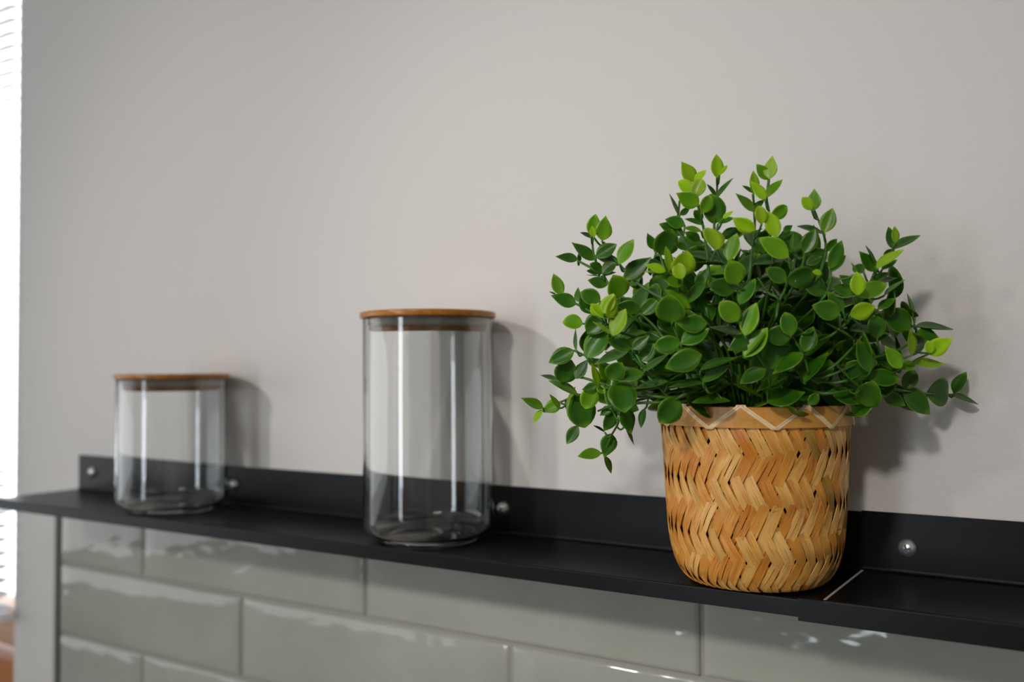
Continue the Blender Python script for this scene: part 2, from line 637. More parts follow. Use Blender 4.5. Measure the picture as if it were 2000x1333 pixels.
screw(sh2, 0.72, 0.0171, -0.0029)

# ------------------------------------------------------------------ glass jars
def jar(x, y, H, label):
    t = thing('storage_jar', label, 'jar', (x, y, 0.0014 - 0.0014), 'glass jars with bamboo lids')
    Ro, w = 0.0492, 0.0019
    rc = 0.013
    z0 = 0.0032
    zj = z0 + rc
    zt = H - 0.0048
    prof = [(0, 0.0014), (0.030, 0.0014), (0.0335, 0.0002), (0.0355, 0.0002), (0.0372, 0.0016), (0.0372, z0)] + \
        arc(Ro - rc, z0 + rc, rc, -88, 0, 10) + [(Ro, zt * 0.5), (Ro, zt - 0.001)] + \
        arc(Ro - w / 2, zt - w / 2, w / 2, 20, 160, 5) + [(Ro - w, zt - 0.001), (Ro - w, zt * 0.5), (Ro - w, zj)] + \
        arc(Ro - w - 0.0105, zj - 0.0005, 0.0103, -8, -90, 8) + [(0, zj - 0.0103)]
    bm = bmesh.new()
    lathe(bm, prof, 128)
    o = obj('glass_vessel', bm, THICK, t, True)
    o.cycles.is_caustics_caster = True
    # lid: disc, seal, plug
    bm = bmesh.new()
    lathe(bm, [(0, H), (0.0502, H)] + arc(0.0503, H - 0.0012, 0.0012, 90, 0, 3) + arc(0.0500, H - 0.0035, 0.0013, 0, -90, 3) + [(0.0495, H - 0.0048), (0, H - 0.0048)], 96)
    lid = obj('lid', bm, LID, t, True)
    for p in lid.data.polygons:
        p.use_smooth = abs(p.normal.z) < 0.95
    bm = bmesh.new()
    a, b = H - 0.0050, H - 0.0118
    lathe(bm, [(0.0425, a), (0.0448, a), (0.0448, a - 0.0012), (0.0464, a - 0.002), (0.0448, a - 0.0028), (0.0448, b + 0.0028), (0.0464, b + 0.002), (0.0448, b + 0.0012), (0.0448, b), (0.0425, b)], 96, close=True)
    o = obj('seal_ring', bm, SEAL, lid, True)
    o['label'] = 'translucent rubber seal ring'
    bm = bmesh.new()
    lathe(bm, [(0, H - 0.0050), (0.0420, H - 0.0050), (0.0420, b), (0.0438, b), (0.0442, b - 0.001), (0.0442, b - 0.0032), (0.0435, b - 0.004), (0, b - 0.004)], 96)
    obj('plug', bm, LID, lid)
    return t
jar(-0.742, -0.0545, 0.1262, 'short glass jar with a bamboo lid, near the left end of the shelf')
jar(-0.442, -0.0545, 0.1715, 'tall glass jar with a bamboo lid, beside the potted plant')

# ------------------------------------------------------------------ woven basket
BX, BY = -0.188, -0.0622
basket = thing('woven_basket', 'round basket woven from flat tan bamboo strips, under the green plant', 'basket', (BX, BY, 0.0))
PROF = [(0.024, 0.0012), (0.033, 0.0010), (0.0395, 0.0028), (0.0448, 0.0085), (0.0484, 0.0175), (0.0506, 0.0290), (0.0521, 0.0470), (0.0533, 0.0710), (0.0549, 0.0945), (0.0550, 0.0980)]
_p = spline([(r, z, 0) for r, z in PROF], 4)
PROF = [(v.x, v.y) for v in _p]
# arclength from the top, so that s == z near the rim
SS = [0.098]
for (r1, z1), (r0, z0) in zip(PROF[::-1][:-1], PROF[::-1][1:]):
    SS.append(SS[-1] - math.hypot(r1 - r0, z1 - z0))
SS = SS[::-1]
def prof_at(s):
    for i in range(len(SS) - 1):
        if s <= SS[i + 1] or i == len(SS) - 2:
            u = (s - SS[i]) / (SS[i + 1] - SS[i])
            r = PROF[i][0] + (PROF[i + 1][0] - PROF[i][0]) * u
            z = PROF[i][1] + (PROF[i + 1][1] - PROF[i][1]) * u
            tr, tz = PROF[i + 1][0] - PROF[i][0], PROF[i + 1][1] - PROF[i][1]
            L = math.hypot(tr, tz)
            return r, z, tz / L, -tr / L
NS = 45
DT = 2 * PI / NS
KS = 9.2
LEV = DT / (2 * KS)
def strip_mesh(sign, wf, ph, split):
    bm = bmesh.new()
    uvl = bm.loops.layers.uv.new('UVMap')
    n = 60
    s0, s1 = SS[0], 0.0975
    bands = [(-0.5, 0.5)] if not split else [(-0.5, -0.06), (0.02, 0.5)]
    for a, b in bands:
        rings = []
        for i in range(n + 1):
            s = s0 + (s1 - s0) * i / n
            r, z, nr, nz = prof_at(s)
            c = sign * KS * (s - 0.05) + ph * math.sin(s * 90) * 0.012
            ring = []
            for e, th in ((a, 0.0), (b, 0.0), (b, -0.00045), (a, -0.00045)):
                phi = c + e * DT * wf
                wave = math.cos(2 * PI * (s + sign * e * LEV - 0.0121) / (4 * LEV)) * sign
                wave = max(-1, min(1, 1.4 * wave))
                off = 0.00080 * wave * min(1, max(0.15, r / 0.045))
                rr = r + (off + th) * nr
                ring.append(bm.verts.new((rr * math.sin(phi), -rr * math.cos(phi), z + (off + th) * nz + (0.0005 if z < 0.002 else 0))))
            rings.append((ring, i / n))
        for (p, v0), (q, v1) in zip(rings[:-1], rings[1:]):
            for k in range(4):
                j = (k + 1) % 4
                f = bm.faces.new((p[k], p[j], q[j], q[k]))
                uu = [a + 0.5, b + 0.5, b + 0.5, a + 0.5]
                for lp, (uk, vv) in zip(f.loops, ((k, v0), (j, v0), (j, v1), (k, v1))):
                    lp[uvl].uv = (uu[uk], vv * 4)
        bm.faces.new(rings[0][0][::-1]); bm.faces.new(rings[-1][0])
    me = bpy.data.meshes.new('bamboo_strip')
    bmesh.ops.recalc_face_normals(bm, faces=bm.faces[:])
    bm.to_mesh(me); bm.free()
    for p in me.polygons:
        p.use_smooth = True
    me.set_sharp_from_angle(angle=math.radians(50))
    me.materials.append(STRIP)
    return me
SM = {sg: [strip_mesh(sg, 0.95, 1, False), strip_mesh(sg, 0.84, -1, False), strip_mesh(sg, 0.91, 0.5, False), strip_mesh(sg, 0.70, -0.6, False), strip_mesh(sg, 0.93, 0.3, True)] for sg in (1, -1)}
for sg in (1, -1):
    for i in range(NS):
        k = random.choices((0, 1, 2, 3, 4), (5, 5, 5, 2, 2))[0]
        o = link_mesh('bamboo_strip', SM[sg][k], basket)
        o.rotation_euler = (0, 0, i * DT + random.uniform(-.017, .017))
bm = bmesh.new()
lathe(bm, [(0, 0.0016), (0.030, 0.0016), (0.034, 0.0022), (0.030, 0.0026), (0, 0.0026)], 48)
obj('base', bm, BAND, basket)
# rim band, outside and inside
bm = bmesh.new()
lathe(bm, [(0.0560, 0.0952), (0.0572, 0.0950), (0.0574, 0.1000), (0.0572, 0.1062), (0.0564, 0.1066), (0.0560, 0.1062)], 96, close=True)
obj('rim_band', bm, BAND, basket)
bm = bmesh.new()
lathe(bm, [(0.0530, 0.0955), (0.0543, 0.0955), (0.0543, 0.1058), (0.0530, 0.1058)], 96, close=True)
obj('inner_band', bm, BAND, basket)
# zigzag binding over the rim
NZ = 10
def binding_mesh(sign):
    bm = bmesh.new()
    for e0, e1 in ((-0.5, -0.06), (0.02, 0.5)):
        rings = []
        span = 2 * PI / NZ / 2
        path = []
        for i in range(13):
            u = i / 12
            path.append((u * span * 0.94, 0.0944 + u * 0.0122, 0.0578 - 0.0003 * abs(2 * u - 1)))
        path += [(span * 0.97, 0.1076, 0.0570), (span * 1.0, 0.1078, 0.0556), (span * 1.03, 0.1070, 0.0536)]
        for a, z, r in path:
            ring = []
            for e, th in ((e0, 0), (e1, 0), (e1, -0.0004), (e0, -0.0004)):
                ph = sign * (a + e * 0.064)
                ring.append(bm.verts.new(((r + th) * math.sin(ph), -(r + th) * math.cos(ph), z + th)))
            rings.append(ring)
        for p, q in zip(rings[:-1], rings[1:]):
            for k in range(4):
                j = (k + 1) % 4
                bm.faces.new((p[k], p[j], q[j], q[k]))
        bm.faces.new(rings[0][::-1]); bm.faces.new(rings[-1])
    me = bpy.data.meshes.new('binding_strand')
    bmesh.ops.recalc_face_normals(bm, faces=bm.faces[:])
    bm.to_mesh(me); bm.free()
    for p in me.polygons:
        p.use_smooth = True
    me.set_sharp_from_angle(angle=math.radians(50))
    me.materials.append(BINDING)
    return me
BMS = {1: binding_mesh(1), -1: binding_mesh(-1)}
for i in range(NZ):
    for sg in (1, -1):
        o = link_mesh('binding_strand', BMS[sg], basket)
        o.rotation_euler = (0, 0, 0.52 + i * 2 * PI / NZ + random.uniform(-.02, .02))

# ------------------------------------------------------------------ artificial plant
LEAVES = [
(-2462,-1590,2018,-2441,-1581,2129,54,-84,-3,68,75),
(-2386,-1606,1985,-2370,-1600,2108,54,-84,-3,81,70),
(-2415,-1648,2000,-2423,-1655,2056,54,-84,-3,32,90),
(-2502,-1491,2018,-2559,-1529,2048,61,-39,69,43,30),
(-2459,-1568,1884,-2554,-1632,1971,73,-56,39,83,45),
(-2402,-1652,1890,-2313,-1597,1952,23,-87,44,71,50),
(-2239,-1693,1837,-2177,-1657,1956,-5,-95,31,81,70),
(-2299,-1557,1850,-2416,-1634,1893,54,-41,73,85,30),
(-2560,-1568,1895,-2656,-1631,1908,50,-65,57,67,50),
(-2564,-1546,1883,-2566,-1549,1930,94,-34,2,27,20),
(-2362,-1649,1800,-2308,-1616,1852,54,-84,-3,63,40),
(-2386,-1616,1805,-2426,-1664,1850,67,-72,-17,63,40),
(-2419,-1583,1806,-2473,-1618,1820,54,-57,62,38,25),
(-2409,-1572,1792,-2475,-1615,1796,35,-46,82,45,20),
(-2389,-1611,1787,-2327,-1572,1805,9,-51,86,44,20),
(-2354,-1613,1736,-2435,-1666,1761,55,-53,65,59,35),
(-2242,-1676,1664,-2235,-1768,1761,63,-54,-56,109,55),
(-2236,-1640,1762,-2124,-1572,1865,54,-84,-3,89,35),
(-2137,-1559,1860,-2077,-1519,1842,48,-38,79,43,20),
(-2620,-1646,1691,-2654,-1672,1802,54,-84,-3,61,60),
(-2542,-1627,1639,-2648,-1698,1682,60,-55,58,78,50),
(-2683,-1596,1697,-2716,-1618,1716,63,-37,69,25,40),
(-2529,-1628,1652,-2524,-1628,1727,-38,-93,3,43,30),
(-2374,-1659,1650,-2455,-1712,1693,54,-84,-3,76,50),
(-2435,-1617,1585,-2492,-1658,1684,54,-84,-3,77,30),
(-2276,-1813,1570,-2231,-1788,1663,54,-84,-3,67,95),
(-2313,-1762,1567,-2355,-1791,1615,54,-84,-3,54,85),
(-2158,-1618,1595,-2261,-1685,1616,54,-84,-3,82,40),
(-1977,-1288,2316,-2029,-1325,2416,54,-84,-3,75,90),
(-1952,-1333,2306,-1903,-1304,2362,-5,-87,50,46,85),
(-1921,-1414,2206,-1890,-1398,2295,54,-84,-3,76,85),
(-1949,-1397,2232,-2001,-1432,2295,54,-84,-3,70,85),
(-1902,-1407,2163,-1994,-1468,2222,54,-84,-3,83,70),
(-1857,-1253,2330,-1857,-1258,2447,54,-84,-3,67,85),
(-1841,-1257,2341,-1804,-1235,2390,-21,-82,53,38,90),
(-1845,-1289,2209,-1773,-1246,2307,-1,-91,40,74,50),
(-1866,-1252,2224,-1903,-1278,2288,87,-28,39,45,35),
(-2019,-1420,2117,-2055,-1447,2220,92,-30,24,65,50),
(-1998,-1445,2111,-1956,-1420,2146,54,-84,-3,31,45),
(-1834,-1361,2059,-1843,-1372,2207,54,-84,-3,114,42),
(-1873,-1445,2113,-1834,-1422,2195,54,-84,-3,68,70),
(-1896,-1389,2075,-1924,-1409,2130,54,-84,-3,48,35),
(-1801,-1392,2052,-1734,-1350,2079,10,-64,76,48,40),
(-1735,-1493,2060,-1692,-1467,2096,8,-85,52,36,90),
(-1975,-1450,2004,-2075,-1516,2054,54,-84,-3,66,35),
(-1964,-1456,2051,-2045,-1509,2079,54,-84,-3,62,45),
(-1879,-1415,2049,-1953,-1464,2077,51,-31,81,54,40),
(-1845,-1520,1999,-1919,-1567,2013,47,-51,73,51,70),
(-1882,-1447,1963,-1944,-1489,2004,54,-84,-3,48,35),
(-2074,-1532,1892,-1997,-1568,2007,32,-82,-47,117,32),
(-2105,-1545,1921,-2133,-1565,2001,54,-84,-3,48,40),
(-1931,-1506,1912,-1987,-1544,1940,62,-48,62,43,40),
(-1952,-1706,1780,-1964,-1719,1896,98,-18,9,68,95),
(-1962,-1725,1779,-2044,-1779,1806,54,-47,70,59,100),
(-1965,-1716,1771,-2054,-1773,1773,19,-25,95,61,95),
(-1911,-1679,1760,-1845,-1731,1863,31,-75,-58,109,85),
(-1875,-1715,1736,-1896,-1730,1811,54,-84,-3,62,100),
(-1902,-1635,1710,-1987,-1692,1751,54,-84,-3,66,70),
(-1760,-1546,1892,-1809,-1504,2009,41,-79,46,110,80),
(-1780,-1399,1844,-1931,-1497,1882,48,-44,76,107,20),
(-1750,-1443,1824,-1886,-1531,1828,17,-22,96,94,35),
(-1713,-1486,1838,-1674,-1465,1967,-17,-96,20,80,60),
(-1801,-1358,1980,-1701,-1295,2014,54,-84,-3,69,15),
(-1681,-1485,1682,-1787,-1554,1710,54,-84,-3,86,50),
(-1658,-1511,1713,-1670,-1570,1817,61,-72,-34,99,65),
(-1872,-1516,1704,-1830,-1493,1798,54,-84,-3,61,30),
(-1900,-1573,1621,-1824,-1528,1730,-4,-92,40,82,40),
(-1880,-1606,1591,-1978,-1673,1675,73,-39,56,84,60),
(-1931,-1564,1690,-2011,-1615,1691,41,-64,65,55,40),
(-1657,-1481,1608,-1590,-1442,1727,-9,-93,35,82,50),
(-1612,-1101,2320,-1595,-1094,2436,-18,-98,9,68,90),
(-1620,-1089,2319,-1670,-1124,2397,54,-84,-3,57,70),
(-1610,-1169,2203,-1538,-1126,2293,-17,-83,54,72,55),
(-1588,-1250,2182,-1649,-1293,2271,54,-84,-3,65,80),
(-1648,-1267,2217,-1648,-1270,2329,94,-34,-2,65,90),
(-1672,-1196,2233,-1718,-1227,2269,70,-33,63,38,50),
(-1635,-1300,2114,-1711,-1352,2200,79,-46,42,73,65),
(-1657,-1244,2127,-1609,-1216,2182,-20,-79,59,45,40),
(-1544,-1295,2075,-1477,-1254,2129,54,-84,-3,64,70),
(-1575,-1164,2088,-1539,-1142,2123,54,-84,-3,35,20),
(-1584,-1438,1993,-1672,-1497,2053,54,-84,-3,73,90),
(-1560,-1406,2028,-1569,-1415,2115,54,-84,-3,60,95),
(-1644,-1266,2005,-1728,-1321,2030,44,-30,85,59,20),
(-1639,-1282,2003,-1601,-1258,2023,16,-78,61,28,25),
(-1498,-1351,1960,-1531,-1377,2083,54,-84,-3,70,80),
(-1374,-1091,2124,-1369,-1092,2230,54,-84,-3,69,70),
(-1371,-1152,2119,-1407,-1177,2181,54,-84,-3,51,80),
(-1316,-1116,1996,-1279,-1097,2114,-30,-92,24,73,65),
(-1328,-1083,1994,-1437,-1154,2029,52,-42,74,78,35),
(-1463,-1153,1893,-1512,-1114,2012,42,-80,43,110,15),
(-1442,-1273,1900,-1433,-1270,1974,-39,-92,8,43,55),
(-1405,-1191,1885,-1357,-1164,2000,54,-84,-3,75,42),
(-1506,-1212,2007,-1468,-1188,2037,54,-84,-3,34,35),
(-1449,-1318,1856,-1565,-1396,1946,54,-84,-3,93,60),
(-1484,-1221,1861,-1639,-1320,1828,20,-57,79,108,15),
(-1460,-1321,1729,-1543,-1377,1790,54,-84,-3,73,45),
(-1463,-1312,1730,-1349,-1241,1776,54,-84,-3,100,45),
(-1304,-1156,1665,-1410,-1227,1747,54,-84,-3,101,30),
(-1290,-1125,1802,-1239,-1096,1937,54,-84,-3,74,45),
(-1287,-1113,1783,-1223,-1074,1863,-12,-85,51,64,38),
(-1310,-1122,1892,-1378,-1166,1893,54,-84,-3,41,35),
(-1317,-1092,1903,-1270,-1064,1960,54,-84,-3,48,35),
(-1395,-1182,1824,-1331,-1143,1864,23,-85,47,49,30),
(-1287,-1293,1761,-1322,-1316,1771,54,-84,-3,30,80),
(-1044,-784,1928,-1056,-796,2034,54,-84,-3,59,45),
(-1008,-882,1942,-1009,-886,2025,97,-23,0,48,90),
(-1048,-711,1929,-932,-639,1995,11,-76,63,88,35),
(-1076,-1005,1799,-964,-936,1886,-11,-71,70,92,85),
(-1081,-855,1805,-1016,-815,1853,3,-79,61,52,35),
(-1076,-842,1876,-1028,-813,1917,54,-84,-3,42,40),
(-1101,-918,1794,-1168,-965,1891,54,-84,-3,69,35),
(-1095,-945,1819,-1136,-975,1918,89,-38,25,65,50),
(-1141,-1007,1782,-1194,-988,1818,-1,-88,47,54,45),
(-1154,-1111,1768,-1178,-1128,1821,92,-20,34,36,70),
(-1140,-1165,1650,-1143,-1171,1762,54,-84,-3,73,85),
(-1193,-1016,1710,-1252,-1056,1765,54,-84,-3,55,25),
(-1165,-1057,1651,-1044,-981,1711,28,-83,49,89,55),
(-1139,-869,1738,-1028,-798,1755,14,-43,89,77,15),
(-1049,-961,1658,-963,-908,1732,-1,-81,59,72,68),
(-1084,-956,1585,-1014,-913,1636,24,-88,42,56,50),
(-1112,-935,1739,-1042,-892,1779,19,-81,55,53,40),
(-1196,-1034,1668,-1286,-1094,1702,60,-61,52,66,25),
(-1230,-1167,1556,-1341,-1240,1599,54,-84,-3,91,50),
(-1218,-1146,1571,-1281,-1189,1663,54,-84,-3,63,50),
(-1178,-1175,1550,-1078,-1112,1591,54,-84,-3,80,80),
(-1180,-1086,1424,-1297,-1165,1502,65,-24,72,93,45),
(-961,-752,1492,-1069,-824,1566,54,-84,-3,117,25),
(-1104,-903,1434,-1113,-914,1549,54,-84,-3,87,25),
(-941,-748,1507,-971,-773,1660,98,-8,18,92,40),
(-953,-635,1500,-791,-530,1480,28,-25,93,112,35),
(-944,-652,1473,-852,-591,1435,54,-84,-3,74,35),
(-968,-743,1530,-976,-750,1577,94,-32,11,28,30),
(-937,-885,1338,-940,-892,1466,93,-37,0,74,90),
(-882,-749,1353,-775,-683,1424,54,-84,-3,83,100),
(-860,-765,1352,-871,-774,1413,54,-84,-3,50,95),
(-990,-871,1274,-1057,-918,1382,54,-84,-3,72,65),
(-947,-732,1296,-819,-649,1287,40,-55,73,89,80),
(-1005,-794,1274,-943,-755,1296,54,-84,-3,51,60),
(-1124,-986,1254,-1174,-1025,1411,54,-84,-3,100,50),
(-1151,-925,1225,-1228,-1004,1297,65,-75,-13,108,30),
(-1154,-910,1225,-1021,-823,1209,52,-71,48,93,50),
(-1175,-979,1161,-1298,-1064,1298,76,-4,65,118,40),
(-1022,-637,1162,-970,-607,1251,54,-84,-3,75,25),
(-1120,-713,1141,-1025,-649,1073,54,-84,-3,67,30),
(-1034,-610,1154,-914,-528,1018,80,-28,54,115,35),
(-943,-401,1127,-856,-252,1144,86,-50,1,142,45),
(-835,-138,1122,-776,-104,1236,-38,-81,44,77,38),
(-843,-159,1111,-728,-83,1058,56,-33,76,85,30),
(-1226,-847,1151,-1146,-793,1099,54,-84,-3,59,20),
(-1444,-1316,1452,-1544,-1380,1446,54,-84,-3,91,45),
(-1439,-1331,1445,-1460,-1348,1556,54,-84,-3,77,50),
(-1401,-1227,1362,-1362,-1207,1482,54,-84,-3,78,35),
(-1416,-1197,1370,-1449,-1223,1491,54,-84,-3,71,20),
(-1591,-1286,1279,-1509,-1239,1428,54,-84,-3,135,15),
(-1568,-1345,1272,-1673,-1410,1202,26,-87,42,82,48),
(-1405,-1238,1355,-1526,-1312,1250,-16,-71,69,102,42),
(-1413,-1191,1199,-1303,-1125,1348,-8,-89,46,114,38),
(-1423,-1132,1213,-1446,-1094,1336,51,-79,34,108,15),
(-1487,-1229,1235,-1614,-1308,1158,-15,-56,82,98,35),
(-1601,-1216,1091,-1425,-1103,1141,13,-56,82,125,25),
(-1422,-1089,1083,-1379,-1063,1133,54,-84,-3,51,30),
(-1339,-966,1153,-1218,-885,1086,64,-45,62,93,20),
(-1631,-1481,1446,-1581,-1454,1598,-2,-98,18,94,55),
(-1638,-1466,1335,-1544,-1411,1470,-17,-87,47,100,55),
(-2246,-1811,1543,-2220,-1798,1655,54,-84,-3,63,97),
(-2270,-1764,1546,-2343,-1814,1614,75,-45,48,65,90),
(-2237,-1784,1453,-2181,-1752,1579,8,-97,21,82,85),
(-2252,-1754,1457,-2334,-1809,1518,68,-27,68,67,90),
(-2480,-1666,1528,-2564,-1720,1536,54,-84,-3,81,58),
(-2456,-1658,1476,-2379,-1613,1571,54,-84,-3,103,30),
(-2165,-1605,1585,-2267,-1673,1637,54,-84,-3,86,35),
(-2157,-1599,1571,-2091,-1560,1642,54,-84,-3,72,20),
(-1977,-1614,1521,-1945,-1714,1646,53,-59,-61,134,48),
(-1819,-1525,1513,-1938,-1601,1513,54,-84,-3,84,42),
(-1657,-1512,1522,-1725,-1559,1612,54,-84,-3,90,60),
(-1632,-1465,1453,-1594,-1445,1592,-13,-98,17,84,50),
(-1654,-1441,1454,-1789,-1528,1483,34,-21,92,95,42),
(-2543,-1623,1383,-2541,-1625,1494,-50,-87,-1,65,35),
(-2509,-1593,1375,-2500,-1591,1483,54,-84,-3,63,20),
(-2590,-1569,1384,-2700,-1637,1321,54,-84,-3,83,48),
(-2466,-1641,1344,-2383,-1592,1476,54,-84,-3,111,30),
(-2206,-1623,1391,-2309,-1690,1421,54,-84,-3,72,48),
(-2189,-1643,1384,-2121,-1602,1448,4,-86,51,59,40),
(-1950,-1574,1416,-2055,-1640,1395,54,-84,-3,85,48),
(-1939,-1584,1408,-1825,-1513,1478,-7,-64,76,88,40),
(-2699,-1534,1210,-2621,-1554,1319,33,-85,-40,111,30),
(-2798,-1393,1216,-2878,-1445,1239,48,-39,79,57,35),
(-2588,-1552,1225,-2532,-1520,1323,-1,-95,32,68,20),
(-2255,-1555,1379,-2405,-1649,1299,16,-77,61,112,32),
(-2145,-1607,1262,-2035,-1539,1347,-20,-63,75,90,38),
(-2175,-1541,1254,-2311,-1627,1219,10,-51,85,95,42),
(-2177,-1569,1319,-2121,-1536,1406,54,-84,-3,72,20),
(-1857,-1511,1352,-2022,-1614,1282,54,-84,-3,106,48),
(-1867,-1470,1203,-1746,-1395,1287,-13,-64,76,96,32),
(-1879,-1420,1202,-2025,-1513,1174,8,-40,91,101,32),
(-1872,-1494,1267,-1722,-1399,1322,-4,-45,89,108,32),
(-1603,-1424,1447,-1710,-1491,1378,54,-84,-3,84,48),
(-1650,-1457,1335,-1548,-1396,1467,-28,-77,58,103,50),
(-2053,-1500,1210,-2191,-1587,1168,16,-63,76,98,42),
(-2021,-1450,1122,-2097,-1494,1000,54,-84,-3,123,48),
(-1775,-1320,1103,-1939,-1425,1090,12,-30,95,113,30),
(-2386,-1672,1190,-2414,-1694,1299,96,-17,21,67,80),
(-2401,-1642,1190,-2367,-1642,1149,33,-91,27,44,75),
(-2460,-1546,1188,-2523,-1586,1166,54,-84,-3,45,50),
(-2489,-1538,1180,-2524,-1556,1068,54,-84,-3,90,58),
(-2338,-1637,1226,-2255,-1657,1304,20,-88,-44,95,50),
(-2309,-1566,1203,-2247,-1636,1061,41,-74,54,139,52),
(-2620,-1473,1128,-2747,-1558,1202,65,-44,62,99,65),
(-2648,-1438,1139,-2607,-1403,918,54,-84,-3,171,42),
(-2702,-1438,1014,-2666,-1420,1162,-57,-79,23,89,80),
(-2774,-1294,1022,-2796,-1311,1087,54,-84,-3,40,50),
(-2792,-1374,1081,-2876,-1427,1034,54,-84,-3,71,70),
(-2785,-1402,1050,-2830,-1434,1125,88,-18,45,54,80),
(-2872,-1441,1050,-2971,-1507,1102,60,-33,73,75,75),
(-2865,-1453,1043,-2908,-1478,968,-28,-85,44,52,80),
(-2746,-1246,941,-2799,-1277,840,54,-84,-3,64,42),
(-2432,-1373,1040,-2485,-1404,937,54,-84,-3,69,30),
(-2366,-1403,1057,-2337,-1380,924,54,-84,-3,83,25),
(-2395,-1328,954,-2362,-1303,854,94,-20,26,63,30),
(-2241,-1386,1059,-2259,-1394,958,-13,-99,10,60,20),
(-2535,-1222,898,-2571,-1241,771,54,-84,-3,87,42),
(-2555,-1268,908,-2607,-1303,943,66,-27,70,42,40),
(-2608,-1211,779,-2716,-1280,760,37,-73,57,75,60),
(-2606,-1182,761,-2577,-1161,665,95,-20,23,60,52),
(-2440,-1406,1064,-2492,-1438,1018,54,-84,-3,46,25),
]
